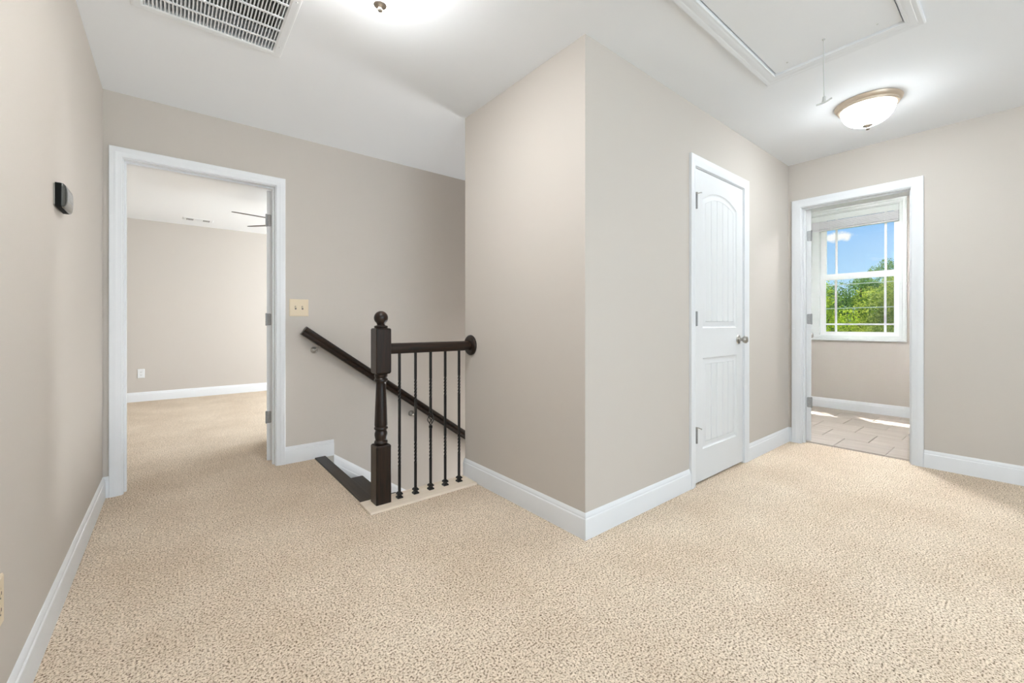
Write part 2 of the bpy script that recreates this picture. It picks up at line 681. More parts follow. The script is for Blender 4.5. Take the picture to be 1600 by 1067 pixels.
# path direction chosen so that the left-hand side faces the room
base('baseboard_left', [(DL[0] - .064, YB), (XL, YB), (XL, YR)], 'white baseboard along the left wall up to the doorway')
base('baseboard_back', [(.985, YB), (DL[1] + .064, YB)], 'short white baseboard between left doorway and stairs')
base('baseboard_center', [(DC[0] - .072, YC), (XC, YC), (XC, YE + .006)], 'white baseboard wrapping the projecting wall corner')
base('baseboard_right', [(XR, YR), (XR, DB[0] - .072)], 'white baseboard on the right wall past the bathroom doorway')
base('baseboard_right_corner', [(XR, DB[1] + .072), (XR, YC), (DC[1] + .072, YC)], 'white baseboard between closet door and bathroom doorway')
base('baseboard_rear', [(XL, YR), (XR, YR)], 'white baseboard on the rear hallway wall')
base('baseboard_bedroom', [(BX1, BY1), (BX0, BY1)], 'white baseboard on the far wall through the left doorway')
base('baseboard_bathroom', [(WX, -.6), (WX, 3.0)], 'white baseboard under the bathroom window', 1.04)

# ------------------------------------------------------------------ door frames
CASP = [(0, 0), (0, .009), (.004, .011), (.010, .011), (.014, .0125), (.022, .0125), (.028, .015), (.036, .017), (.044, .016), (.050, .0175), (.060, .0175), (.063, .015), (.063, 0)]


def casing(mb, run, u0, u1, top, plane, sgn, wid=.063):
    """sgn: direction the casing stands proud (+1/-1 along the wall normal axis)"""
    prof = [(-a * wid / .063, b) for a, b in CASP]
    if run == 'x':
        N = Vector((0, sgn, 0))
        P = lambda u, z: Vector((u, plane, z))
    else:
        N = Vector((sgn, 0, 0))
        P = lambda u, z: Vector((plane, u, z))
    path = [P(u0, 0), P(u0, top), P(u1, top), P(u1, 0)]
    # perpendicular must point away from the opening for negative a
    t = (path[1] - path[0]).normalized()
    perp = N.cross(t)
    inward = (path[2] - path[1]).normalized()
    if perp.dot(inward) < 0:
        path = path[::-1]
    mb.sweep(path, N, prof)


def frame(name, run, op, plane0, plane1, label, stop, cas=(True, True), wid=.063, dark=None):
    """jamb lining plane0..plane1 (plane0 = side of the camera)"""
    base_pt = ((op[0] + op[1]) / 2, (plane0 + plane1) / 2, 0) if run == 'x' else ((plane0 + plane1) / 2, (op[0] + op[1]) / 2, 0)
    e = empty(name, base_pt, label, 'door frame', kind='structure')
    s0 = -1
    mb = MB()

    def bx(mb, a, b, c, d, z0, z1):
        if run == 'x':
            mb.box(a, b, c, d, z0, z1)
        else:
            mb.box(c, d, a, b, z0, z1)
    for a, b in ((op[0] - .019, op[0]), (op[1], op[1] + .019)):
        bx(mb, a, b, plane0, plane1, 0, DT)
    bx(mb, op[0] - .019, op[1] + .019, plane0, plane1, DT, DT + .019)
    mb.build('jamb', 'trim', e)
    mb = MB()
    for a, b in ((op[0], op[0] + .011), (op[1] - .011, op[1])):
        bx(mb, a, b, stop[0], stop[1], 0, DT - .011)
    bx(mb, op[0], op[1], stop[0], stop[1], DT - .011, DT)
    mb.build('door_stop', 'trim', e)
    for i, (pl, sg) in enumerate(((plane0, -1), (plane1, 1))):
        if cas[i]:
            mb = MB()
            casing(mb, run, op[0] - .005, op[1] + .005, DT + .005, pl, sg, wid)
            mb.build('casing', 'trim', e, smooth=True, angle=25)
    return e


frame('trim_1', 'x', DL, YB, YB + T, 'white moulded casing around the open left doorway', (YB + .045, YB + .08), wid=.059)
frame('trim_2', 'x', DC, YC, YC + T, 'white moulded casing around the closed closet door', (YC + .042, YC + .077), cas=(True, False), wid=.066)
frame('trim_3', 'y', DB, XR, XR + T, 'white moulded casing around the open bathroom doorway', (XR + .045, XR + .08), wid=.066)


# ------------------------------------------------------------------ panel doors
def door_leaf(name, w_, h_, label, hinge_side_y, z0=.012, planks_back=True):
    """local frame: hinge edge at x=0, front face at y=0 (facing -y), back face at y=t"""
    t = .035
    rec = .010
    e = empty(name, (0, 0, 0), label, 'door', kind='structure')
    st = .103
    x0, x1 = st, w_ - st
    up = dict(z0=1.012, zs=1.862, rise=.066)
    lo = dict(z0=.217, zs=.814, rise=0)
    NA = 20

    def top_fn(p, ins):
        W = x1 - x0
        xc = (x0 + x1) / 2
        if p['rise'] == 0:
            return lambda x: p['zs'] - ins
        Rr = (W * W / 4 + p['rise'] ** 2) / (2 * p['rise'])
        zc = p['zs'] + p['rise'] - Rr
        return lambda x: zc + math.sqrt(max(0, (Rr - ins) ** 2 - (x - xc) ** 2))

    def outline(p, ins):
        f = top_fn(p, ins)
        a, b = x0 + ins, x1 - ins
        pts = [(a, p['z0'] + ins), (b, p['z0'] + ins)]
        for i in range(NA + 1):
            xx = b + (a - b) * i / NA
            pts.append((xx, f(xx)))
        return pts
    mb = MB()
    mb.box(0, w_, rec, t - rec, z0, h_)
    for (ya, yb2) in ((0, rec), (t, t - rec)):
        F = lambda y: (lambda q: (q[0], y, q[1]))
        rect = lambda a, b, c, d: [(a, c), (b, c), (b, d), (a, d)]
        for poly in (rect(0, x0, z0, h_), rect(x1, w_, z0, h_), rect(x0, x1, z0, lo['z0']), rect(x0, x1, lo['zs'], up['z0'])):
            mb.prism(poly, F(ya), F(yb2))
        f = top_fn(up, 0)
        poly = [(x1, h_), (x0, h_)] + [(x0 + (x1 - x0) * i / NA, f(x0 + (x1 - x0) * i / NA)) for i in range(NA + 1)]
        mb.prism(poly, F(ya), F(yb2))
        sg = 1 if ya == 0 else -1
        for p in (up, lo):
            rings = []
            for ins, dep in ((0, 0), (.003, .005), (.009, .0085), (.014, .009), (.020, .008), (.040, .004), (.042, .0098)):
                rings.append([(q[0], ya + sg * dep, q[1]) for q in outline(p, ins)])
            mb.loft(rings, caps=False)
    sl = mb.build('slab', 'door', e, smooth=True, angle=20)
    faces = ((0, 1),) if not planks_back else ((0, 1), (t, -1))
    for ya, sg in faces:
        for p in (up, lo):
            f = top_fn(p, .042)
            a, b = x0 + .042, x1 - .042
            n = 5
            for i in range(n):
                pa = a + (b - a) * i / n + .0022
                pb = a + (b - a) * (i + 1) / n - .0022
                k = 6 if p['rise'] else 1

                def po(i_):
                    pts = [(pa + i_, p['z0'] + .042 + i_), (pb - i_, p['z0'] + .042 + i_)]
                    for j in range(k + 1):
                        xx = pb - i_ + (pa - pb + 2 * i_) * j / k
                        pts.append((xx, f(xx) - i_))
                    return pts
                mb = MB()
                mb.loft([[(q[0], ya + sg * .0098, q[1]) for q in po(0)], [(q[0], ya + sg * .0062, q[1]) for q in po(0)], [(q[0], ya + sg * .004, q[1]) for q in po(.0025)]])
                mb.build('panel_plank', 'door', sl)
    return e, sl


def hinge(parent, x, y, z, leafdir, knuckle=True, stop=False, edge=False):
    """hinge: knuckle barrel plus leaf plates. edge=True: leaf plate lies on the door edge (x=0 plane)"""
    mb = MB()
    mb.lathe([(.0005, -.047), (.0050, -.047), (.0064, -.045)] + [v for k in range(5) for v in ((.0064, -.044 + k * .0178), (.0064, -.0275 + k * .0178), (.0054, -.0272 + k * .0178), (.0054, -.0266 + k * .0178))] + [(.0064, .045), (.0050, .047), (.0005, .047)], (x, y, z), seg=12)
    if edge:
        yy0, yy1 = sorted((y, y + leafdir * .033))
        # plate with rounded corners on the edge
        poly = []
        r_ = .008
        for cx, cz, a0 in ((yy1 - r_, z + .0445 - r_, 0), (yy0 + r_, z + .0445 - r_, 90), (yy0 + r_, z - .0445 + r_, 180), (yy1 - r_, z - .0445 + r_, 270)):
            for j in range(4):
                a = R(a0 + 30 * j)
                poly.append((cx + r_ * math.cos(a), cz + r_ * math.sin(a)))
        mb.prism(poly, lambda q: (-.0025, q[0], q[1]), lambda q: (.001, q[0], q[1]))
    else:
        mb.box(x + .002, x + .014, -.003, .001, z - .0445, z + .0445)
    hg = mb.build('hinge', 'hinge', parent, smooth=True)
    if edge:
        sc = MB()
        yy0, yy1 = sorted((y, y + leafdir * .033))
        for zz, k in ((-.03, .35), (0, .65), (.03, .35)):
            sc.lathe([(.0003, -.0032), (.0032, -.003), (.0036, -.002)], (0, yy0 + (yy1 - yy0) * k, z + zz), axis='x', seg=10)
        sc.build('screw', 'nickel', hg)
    if stop:
        sb = MB()
        d = stop
        s0 = .052
        sb.tube([(x, y, z + s0), (x + .012, y - .004, z + s0 + .001), (x + .045, y - .012, z + s0 + d * .012)], .0028)
        sb.tube([(x, y, z + s0), (x - .022, y - .012, z + s0 - d * .008)], .0028)
        sb.lathe([(.001, -.006), (.007, -.006), (.007, .006), (.001, .006)], (x, y, z + s0), seg=12)
        st = sb.build('hinge_pin_stop', 'nickel', hg, smooth=True)
        tb = MB()
        tb.lathe([(.001, 0), (.006, 0), (.006, .006), (.001, .007)], (x + .045, y - .014, z + s0 + d * .012), axis='y', seg=12)
        tb.build('rubber_tip', 'white_plastic', hg)
    return hg


def knob(parent, x, z, y=0, sg=-1):
    k = MB()
    k.lathe([(.001, 0), (.031, 0), (.033, sg * .003), (.030, sg * .008), (.020, sg * .010), (.013, sg * .012), (.0115, sg * .018),
             (.0115, sg * .030), (.016, sg * .034), (.025, sg * .042), (.0275, sg * .050), (.026, sg * .058), (.019, sg * .064), (.008, sg * .067), (.001, sg * .0675)], (x, y, z), axis='y', seg=28)
    return k.build('knob', 'nickel', parent, smooth=True)


# closet door (closed, hinged on its left)
wc = DC[1] - DC[0] - .006
dc, sl = door_leaf('door_1', wc, DT - .004, 'closed narrow white closet door with arched plank panels', 1)
for hz, sp in ((1.825, 1), (1.072, None), (.318, -1)):
    hinge(dc, .008, -.009, hz, 1, stop=sp)
knob(dc, 3.232 - DC[0] - .003, .925)
dc.location = (DC[0] + .003, YC + .002, 0)

# bedroom door: hinged on the right jamb at the room side, swung into the bedroom
wd = DL[1] - DL[0] - .006
db, sl = door_leaf('door_2', wd, DT - .004, 'white door of the left doorway, swung open and seen edge-on', 1)
for hz in (1.818, 1.073, .338):
    hinge(db, -.002, .037, hz, -1, edge=True)
knob(db, wd - .065, .925)
knob(db, wd - .065, .925, y=.035, sg=1)
db.rotation_euler = (0, 0, R(69))
db.location = (DL[1] - .002, YB + T + .003, 0)

# bathroom door: hinged on its left jamb at the bathroom side
wb = DB[1] - DB[0] - .006
dd, sl = door_leaf('door_3', wb, DT - .004, 'white bathroom door swung open and seen edge-on', 1)
for hz in (1.815, 1.082, .348):
    hinge(dd, -.002, -.002, hz, 1, edge=True)
knob(dd, wb - .065, .925)
knob(dd, wb - .065, .925, y=.035, sg=1)
dd.rotation_euler = (0, 0, R(20))
dd.location = (XR + T + .003, DB[1] - .037, 0)

# ------------------------------------------------------------------ windows
def sash(parent, name, P, y0, y1, z0, z1, x0, x1, sw, bot, top, munt_y, munt_z):
    """P maps (x,y,z) to world so one builder serves every wall"""
    mb = MB()

    def bx(a, b, c, d, e_, f_):
        vs2 = [P(*v) for v in ((a, c, e_), (b, c, e_), (b, d, e_), (a, d, e_), (a, c, f_), (b, c, f_), (b, d, f_), (a, d, f_))]
        n = len(mb.v)
        mb.v += [tuple(v) for v in vs2]
        mb.f.extend([tuple(n + i for i in q) for q in ((0, 3, 2, 1), (4, 5, 6, 7), (0, 1, 5, 4), (1, 2, 6, 5), (2, 3, 7, 6), (3, 0, 4, 7))])
    bx(x0, x1, y0, y0 + sw, z0, z1)
    bx(x0, x1, y1 - sw, y1, z0, z1)
    bx(x0, x1, y0 + sw, y1 - sw, z0, z0 + bot)
    bx(x0, x1, y0 + sw, y1 - sw, z1 - top, z1)
    o = mb.build(name, 'vinyl', parent)
    xm = (x0 + x1) / 2
    mb.v, mb.f = [], []
    bx(xm - .002, xm + .002, y0 + sw - .004, y1 - sw + .004, z0 + bot - .004, z1 - top + .004)
    mb.build('pane', 'glass', o)
    for my in munt_y:
        mb.v, mb.f = [], []
        bx(xm - .010, xm + .008, my - .010, my + .010, z0 + bot, z1 - top)
        mb.build('muntin', 'vinyl', o)
    for mz in munt_z:
        mb.v, mb.f = [], []
        bx(xm - .0092, xm + .0072, y0 + sw, y1 - sw, mz - .010, mz + .010)
        mb.build('muntin', 'vinyl', o)
    return o


idP = lambda x_, y_, z_: Vector((x_, y_, z_))
# bathroom twin window
wn = empty('window_1', (WX + .06, 1.735, WIN[2]), 'white twin double-hung bathroom window with grilles facing trees', 'window', kind='structure')
mb = MB()
y0, y1, z0, z1 = WIN
prof = [(-a, b) for a, b in ((0, 0), (0, .010), (.005, .012), (.016, .012), (.024, .016), (.040, .016), (.046, .019), (.056, .019), (.056, 0))]
path = [Vector((WX, y0, z0)), Vector((WX, y0, z1)), Vector((WX, y1, z1)), Vector((WX, y1, z0))]
t_ = (path[1] - path[0]).normalized()
if Vector((-1, 0, 0)).cross(t_).dot(Vector((0, 1, 0))) < 0:
    path = path[::-1]
mb.sweep(path, (-1, 0, 0), prof, closed=True)
mb.build('casing', 'window_paint', wn, smooth=True, angle=25)
mb = MB()
mb.box(WX, WX + T, y0, y0 + .008, z0, z1)
mb.box(WX, WX + T, y1 - .008, y1, z0, z1)
mb.box(WX, WX + T, y0 + .008, y1 - .008, z1 - .008, z1)
mb.box(WX, WX + T, y0 + .008, y1 - .008, z0, z0 + .008)
mb.box(WX + .02, WX + T, 1.656, 1.814, z0 + .008, z1 - .008)
mb.build('window_frame', 'window_paint', wn)
mb = MB()
mb.box(WX + .05, WX + .11, y0 + .008, 1.656, z0 + .008, z0 + .020)
mb.box(WX + .05, WX + .11, 1.814, y1 - .008, z0 + .008, z0 + .020)
mb.build('window_sill', 'vinyl', wn)
for ya, yb_ in ((.914, 1.655), (1.815, 2.556)):
    mu = (ya + .130, yb_ - .150)
    mu = (ya + .128, yb_ - .155)
    sash(wn, 'lower_sash', idP, ya, yb_, .915, 1.652, WX + .064, WX + .092, .052, .030, .072, mu, (1.036,))
    sash(wn, 'upper_sash', idP, ya, yb_, 1.60, 2.376, WX + .092, WX + .116, .055, .04, .045, mu, (2.24,))

# raised blind in the bathroom window
bl = empty('window_blind', (WX + .03, 1.735, 2.19), 'white slatted blind drawn up at the top of the bathroom window', 'blind')
mb = MB()
mb.box(WX + .004, WX + .012, y0 + .010, y1 - .010, 2.306, 2.375)
mb.box(WX + .000, WX + .005, y0 + .010, y1 - .010, 2.306, 2.315)
mb.build('valance', 'window_paint', bl)
mb = MB()
mb.box(WX + .014, WX + .056, y0 + .012, y1 - .012, 2.318, 2.374)
mb.build('headrail', 'blind', bl)
ns = 9
first = None
for i in range(ns):
    z = 2.216 + i * .0105
    if first is None:
        mb = MB()
        poly = [(-.024, -.0036), (0, -.0014), (.024, -.0036), (.024, .0044), (0, .0066), (-.024, .0044)]
        mb.prism(poly, lambda q: (WX + .036 + q[0], y0 + .014, z + q[1]), lambda q: (WX + .036 + q[0], y1 - .014, z + q[1]))
        first = mb.build('slat', 'blind', bl)
    else:
        c = first.copy()
        COL.objects.link(c)
        c.parent = bl
        c.location = (0, random.uniform(-.002, .002), i * .0105)
mb = MB()
mb.bbox(WX + .012, WX + .060, y0 + .014, y1 - .014, 2.190, 2.208, .003)
mb.build('bottom_rail', 'blind', bl)
for yy in (1.045, 1.30, 1.545, 1.95, 2.25, 2.45):
    mb = MB()
    for dy in (-.012, .012):
        mb.tube([(WX + .0105, yy + dy, 2.31), (WX + .009, yy + dy + .003, 2.25), (WX + .0105, yy + dy, 2.195)], .0018, 6)
    mb.build('ladder_cord', 'white_plastic', bl)


# added rear hallway window, then bedroom and stairwell windows
def simple_window(name, P, y0, y1, z0, z1, label, n):
    c = P(0.02, (y0 + y1) / 2, z0)
    wn = empty(name, c, label, 'window', kind='structure')
    mb = MB()

    def bx(a, b, c_, d, e_, f_):
        vs2 = [P(*v) for v in ((a, c_, e_), (b, c_, e_), (b, d, e_), (a, d, e_), (a, c_, f_), (b, c_, f_), (b, d, f_), (a, d, f_))]
        k = len(mb.v)
        mb.v += [tuple(v) for v in vs2]
        mb.f.extend([tuple(k + i for i in q) for q in ((0, 3, 2, 1), (4, 5, 6, 7), (0, 1, 5, 4), (1, 2, 6, 5), (2, 3, 7, 6), (3, 0, 4, 7))])
    for a, b, c_, d in ((y0 - .06, y0, z0 - .06, z1 + .06), (y1, y1 + .06, z0 - .06, z1 + .06), (y0, y1, z1, z1 + .06), (y0, y1, z0 - .06, z0)):
        bx(-.016, 0, a, b, c_, d)
    mb.build('casing', 'trim', wn)
    wd_ = (y1 - y0) / n
    for i in range(n):
        a, b = y0 + wd_ * i + .004, y0 + wd_ * (i + 1) - .004
        zm = (z0 + z1) / 2
        sash(wn, 'lower_sash', P, a, b, z0 + .004, zm + .02, .012, .032, .045, .05, .04, (a + .16, b - .16), (z0 + .2,))
        sash(wn, 'upper_sash', P, a, b, zm - .02, z1 - .004, .034, .054, .045, .04, .045, (a + .16, b - .16), (z1 - .2,))
    return wn


simple_window('window_2', lambda x_, y_, z_: Vector((y_, YR - x_, z_)), -.2, 2.1, .60, 2.15, 'wide triple window added in the unseen rear wall for fill light', 3)  # unseen window put in to frame the added rear area light
simple_window('window_3', lambda x_, y_, z_: Vector((BX1 + x_, y_, z_)), 4.5, 6.5, .75, 2.15, 'twin window in the right wall of the bedroom', 2)
simple_window('window_4', lambda x_, y_, z_: Vector((XR + x_, y_, z_)), 2.55, 3.35, -1.55, -.45, 'window in the end wall of the stairwell below', 1)

# ------------------------------------------------------------------ stairs
RISE, RUN = .207, .285
st = empty('staircase', (.92, 2.95, -2.9), 'dark brown wooden stair treads descending beside the wall', 'stairs')
mb = MB()
for i in range(1, 12):
    xx = .902 + (i - 1) * RUN
    z = -RISE * i
    if xx + RUN > XR:
        break
    t = MB()
    t.bbox(xx, min(xx + RUN + .022, XR - .01), 2.440, YB - .018, z - .028, z, .005)
    t.build('tread', 'stain_y', st)
for i in range(0, 11):
    xx = .884 + i * RUN
    z = -RISE * (i + 1)
    if xx + RUN > XR:
        break
    t = MB()
    t.box(xx, xx + .018, 2.440, YB - .018, z, z + RISE - .0285)
    t.build('riser', 'trim', st)
t = MB()
t.bbox(.842, .922, 2.430, YB - .0005, -.022, .009, .004)
ns_ = t.build('landing_nosing', 'stain_y', st)
tag(ns_, 'dark brown wooden nosing strip at the carpet edge')
# sloping skirt on the back wall
sk = MB()
s_ = .717
L = 3.0
d_ = Vector((1, 0, -s_)).normalized()
P0 = Vector((.985, YB, .006 - .125 / math.cos(math.atan(s_)) - .18))
up_ = Vector((s_, 0, 1)).normalized()
prof = [(0, -.06), (.014, -.06), (.014, .20), (.016, .212), (.016, .222), (.012, .228), (.012, .262), (.010, .268), (.006, .277), (.002, .284), (0, .285)]
top0 = Vector((.985, YB, .008))
rings = []
for k in (0, 1):
    ring = []
    for a, b in prof:
        p = top0 + up_ * (b - .285) + Vector((0, -a, 0))
        if k == 0:
            # vertical cut at x = .985
            p = p + d_ * ((.923 + .062 - p.x) / d_.x)
        else:
            p = p + d_ * L
        ring.append(p)
    rings.append(ring)
sk.loft(rings)
struct(sk.build('trim_4', 'trim', smooth=True, angle=25), 'white sloping skirt board beside the stairs', 'skirt board')

# ------------------------------------------------------------------ balustrade
bd = MB()
bd.bbox(.830, XC - .016, 2.250, 2.4275, -.03, .011, .002)
tag(bd.build('landing_board', 'pine'), 'pale unfinished wooden board under the newel post and balusters', 'board')

# newel
nx, ny = .931, 2.360
nw = empty('newel_post', (nx, ny, .011), 'dark stained turned newel post with ball top', 'newel post')


def sq(hw, z, ch=.004):
    a, b = hw, hw - ch
    return [(nx + p[0], ny + p[1], z) for p in ((b, -a), (a, -b), (a, b), (b, a), (-b, a), (-a, b), (-a, -b), (-b, -a))]


mb = MB()
mb.loft([sq(.0445, .011), sq(.0445, .336), sq(.040, .344), sq(.030, .347)])
mb.build('base_block', 'stain_v', nw)
mb = MB()
mb.lathe([(.030, .345), (.0365, .349), (.0385, .356), (.0365, .364), (.032, .368), (.0315, .372), (.0345, .385), (.0365, .398), (.036, .408), (.033, .418),
          (.0305, .424), (.033, .428), (.0385, .434), (.0385, .440), (.034, .447), (.036, .452), (.0365, .458), (.0355, .49), (.0335, .55), (.031, .61),
          (.0285, .665), (.0270, .692), (.0275, .700), (.033, .706), (.0385, .712), (.0385, .719), (.033, .726), (.034, .730), (.037, .737), (.037, .748), (.030, .752)], (nx, ny, 0), seg=40)
mb.build('turned_shaft', 'stain_v', nw, smooth=True)
mb = MB()
mb.loft([sq(.030, .750), sq(.040, .753), sq(.0445, .762), sq(.0445, 1.006), sq(.041, 1.013), sq(.030, 1.015)])
mb.build('top_block', 'stain_v', nw)
mb = MB()
pr = [(.028, 1.013), (.036, 1.015), (.039, 1.021), (.036, 1.028), (.026, 1.030), (.022, 1.034)]
zc, rr = 1.074, .0395
for i in range(1, 15):
    a = R(-62 + (152) * i / 14)
    pr.append((max(.0005, rr * math.cos(a)), zc + rr * math.sin(a)))
mb.lathe(pr, (nx, ny, 0), seg=40)
mb.build('ball_finial', 'stain_v', nw, smooth=True)

# top rail and rosette
RY = 2.350
tr = empty('banister_rail', ((nx + XC) / 2, RY, .86), 'dark stained horizontal banister rail from newel to wall', 'handrail')
mb = MB()
pr = []
for i in range(24):
    a = 2 * math.pi * i / 24
    yy = .031 * math.cos(a)
    zz = .033 * math.sin(a)
    if zz < -.027:
        zz = -.029
    pr.append((yy, zz + .893))
mb.prism(pr, lambda q: (nx + .043, RY + q[0], q[1]), lambda q: (XC - .019, RY + q[0], q[1]))
mb.build('rail', 'stain_x', tr, smooth=True)
mb = MB()
mb.lathe([(.001, -.0195), (.050, -.0195), (.056, -.019), (.062, -.016), (.067, -.010), (.068, -.004), (.067, 0), (.001, 0)], (XC, RY, .897), axis='x', seg=40)
mb.build('rosette', 'stain_v', tr, smooth=True)


# balusters
def baluster(basket):
    e = empty('baluster', (0, 0, 0), None, 'baluster', 'iron balusters of the banister')
    hw = .0063
    mb = MB()

    def ring(z, ang, s=1.0):
        return [(hw * s * math.sqrt(2) * math.cos(R(45 + 90 * i) + ang), hw * s * math.sqrt(2) * math.sin(R(45 + 90 * i) + ang), z) for i in range(4)]
    seq = [(0, 0)]

    def twist(a, b, turns):
        n = 28
        a0 = seq[-1][1]
        for i in range(n + 1):
            seq.append((a + (b - a) * i / n, a0 + turns * 2 * math.pi * i / n))
    twist(.183, .316, 1.5)
    if basket:
        seq.append((.396, seq[-1][1]))
        lower = seq[:]
        ang0 = seq[-1][1]
        seq = [(.484, ang0)]
        twist(.566, .690, 1.5)
        seq.append((.855, seq[-1][1]))
        mb.loft([ring(z, a) for z, a in lower])
        mb.loft([ring(z, a) for z, a in seq])
        mb.build('bar', 'iron', e)
        # the basket: four bowed wires with a spiral
        kb = MB()
        for k in range(4):
            pts = []
            rad = []
            for i in range(15):
                tt = i / 14
                a = R(90 * k) + tt * math.pi * 1.0
                rr_ = .0035 + .0165 * math.sin(math.pi * tt)
                pts.append((rr_ * math.cos(a), rr_ * math.sin(a), .400 + .082 * tt))
            kb.tube(pts, .0026, 6)
        kb.build('basket', 'iron', e, smooth=True)
        for z in (.388, .484):
            cb = MB()
            cb.bbox(-.0095, .0095, -.0095, .0095, z - .010, z + .010, .003)
            cb.build('collar', 'iron', e)
    else:
        seq.append((.57, seq[-1][1]))
        twist(.57, .692, 1.5)
        seq.append((.855, seq[-1][1]))
        mb.loft([ring(z, a) for z, a in seq])
        mb.build('bar', 'iron', e)
    sh = MB()

    def r2(h, z):
        return [(h, -h, z), (h, h, z), (-h, h, z), (-h, -h, z)]
    sh.loft([r2(.0165, 0), r2(.0165, .007), r2(.0135, .010), r2(.0100, .013), r2(.0100, .018), r2(.0155, .021), r2(.0155, .028), r2(.0110, .033), r2(.0085, .036)])
    sh.build('shoe', 'iron', e)
    return e


bp = baluster(False)
bk = baluster(True)
bxs = [1.037, 1.140, 1.242, 1.345, 1.448]
blab = ['twisted black iron baluster nearest the newel post', 'plain twisted black iron baluster left of the basket baluster', 'black iron baluster with an open basket at mid-height',
        'plain twisted black iron baluster right of the basket baluster', 'twisted black iron baluster nearest the wall rosette']
for i, xx in enumerate(bxs):
    o = bk if i == 2 else (bp if i == 0 else copy_tree(bp))
    o.location = (xx, RY - .005, .011)
    o['label'] = blab[i]

# ------------------------------------------------------------------ wall handrail
hr = empty('wall_handrail', (.80, YB - .06, .95), 'dark stained sloping wall handrail with moulded profile', 'handrail')
mb = MB()
HY = YB - .062
slope = -.716
d_ = Vector((1, 0, slope)).normalized()
up_ = Vector((-slope, 0, 1)).normalized()
c0 = Vector((.752, HY, .990))
prof = [(-.020, -.034), (.020, -.034), (.023, -.028), (.018, -.018), (.017, -.006), (.024, .002), (.0295, .012), (.029, .022), (.022, .031), (.010, .0355),
        (-.010, .0355), (-.022, .031), (-.029, .022), (-.0295, .012), (-.024, .002), (-.017, -.006), (-.018, -.018), (-.023, -.028)]
rings = []
for s_l in (0, 3.6):
    rings.append([c0 + d_ * s_l + Vector((0, a, 0)) + up_ * b for a, b in prof])
# plumb-ish end cut square to the rail
mb.loft(rings)
mb.build('rail', 'stain_x', hr, smooth=True, angle=35)
for i, bxp in enumerate((.838, 1.643, 2.60)):
    zt = c0.z + slope * (bxp + .03 - c0.x) - .042
    wz = zt - (.028, .046, .046)[i]
    b_ = MB()
    b_.lathe([(.001, 0), (.024, 0), (.0255, -.004), (.0255, -.010), (.0225, -.018), (.016, -.0245), (.008, -.0275), (.001, -.028)], (bxp, YB, wz), axis='y', seg=28)
    br = b_.build('bracket', 'nickel', hr, smooth=True)
    tb = MB()
    tb.tube([(bxp, YB - .012, wz), (bxp, YB - .035, wz), (bxp + .006, YB - .052, wz + .008), (bxp + .020, HY, wz + .030), (bxp + .030, HY, zt + .006)], .0055, 10)
    tb.build('arm', 'nickel', br, smooth=True)
    pb = MB()
    cpt = Vector((bxp + .03, HY, zt + .003))
    pb.loft([[cpt + d_ * a + Vector((0, b, 0)) + up_ * z for a, b in ((-.03, -.012), (.03, -.012), (.03, .012), (-.03, .012))] for z in (0, .004)])
    pb.build('saddle', 'nickel', br)

# ------------------------------------------------------------------ wall plates
def screw(parent, P, mat='nickel'):
    pass


sw = empty('light_switch', (.733, YB, 1.096), 'almond double light switch plate beside the left doorway', 'light switch')
sx0, sx1, sz0, sz1 = .668, .799, 1.097, 1.225
mb = MB()
mb.loft([[(a, YB, b) for a, b in ((sx0, sz0), (sx1, sz0), (sx1, sz1), (sx0, sz1))],
         [(a, YB - .003, b) for a, b in ((sx0, sz0), (sx1, sz0), (sx1, sz1), (sx0, sz1))],
         [(a, YB - .006, b) for a, b in ((sx0 + .004, sz0 + .004), (sx1 - .004, sz0 + .004), (sx1 - .004, sz1 - .004), (sx0 + .004, sz1 - .004))]])
mb.build('plate', 'almond', sw)
for cx_ in (.710, .757):
    mb = MB()
    mb.box(cx_ - .0055, cx_ + .0055, YB - .0066, YB - .005, 1.148, 1.174)
    tw = mb.build('toggle_slot', 'slot', sw)
    mb = MB()
    mb.loft([[(cx_ + a, YB - .0055, 1.155 + b) for a, b in ((-.0045, 0), (.0045, 0), (.0045, .012), (-.0045, .012))],
             [(cx_ + a, YB - .017, 1.164 + b) for a, b in ((-.0035, 0), (.0035, 0), (.0035, .008), (-.0035, .008))]])
    mb.build('toggle', 'almond', sw)
    for zz in (1.131, 1.191):
        mb = MB()
        mb.lathe([(.0003, -.0072), (.0028, -.0068), (.0032, -.0055)], (cx_, YB, zz), axis='y', seg=10)
        mb.build('screw', 'almond', sw)


def outlet(name, P, mat, label):
    """P(u,d,z): u across, d out of the wall"""
    e = empty(name, P(0, 0, -.058), label, 'outlet')
    mb = MB()
    hw, hh = .0365, .060

    def rect(i, d):
        return [P(a, d, b) for a, b in ((-hw + i, -hh + i), (hw - i, -hh + i), (hw - i, hh - i), (-hw + i, hh - i))]
    mb.loft([rect(0, 0), rect(0, .003), rect(.004, .006)])
    mb.build('plate', mat, e)
    for zc_ in (-.020, .020):
        mb = MB()
        pts = [(.0165 * math.cos(R(a)), max(-.0135, min(.0135, .0165 * math.sin(R(a))))) for a in range(0, 360, 15)]
        mb.loft([[P(a, .005, b + zc_) for a, b in pts], [P(a, .0075, b + zc_) for a, b in pts]])
        rc = mb.build('receptacle', mat, e)
        mb = MB()
        for a0 in (-.0065, .0065):
            q = [(a0 - .0012, -.001), (a0 + .0012, -.001), (a0 + .0012, .007), (a0 - .0012, .007)]
            mb.loft([[P(a, .0070, b + zc_) for a, b in q], [P(a, .0079, b + zc_) for a, b in q]])
        q = [(.0024 * math.cos(R(a)), -.007 + .0024 * math.sin(R(a))) for a in range(0, 360, 45)]
        mb.loft([[P(a, .0070, b + zc_) for a, b in q], [P(a, .0079, b + zc_) for a, b in q]])
        mb.build('slots', 'slot', rc)
    return e


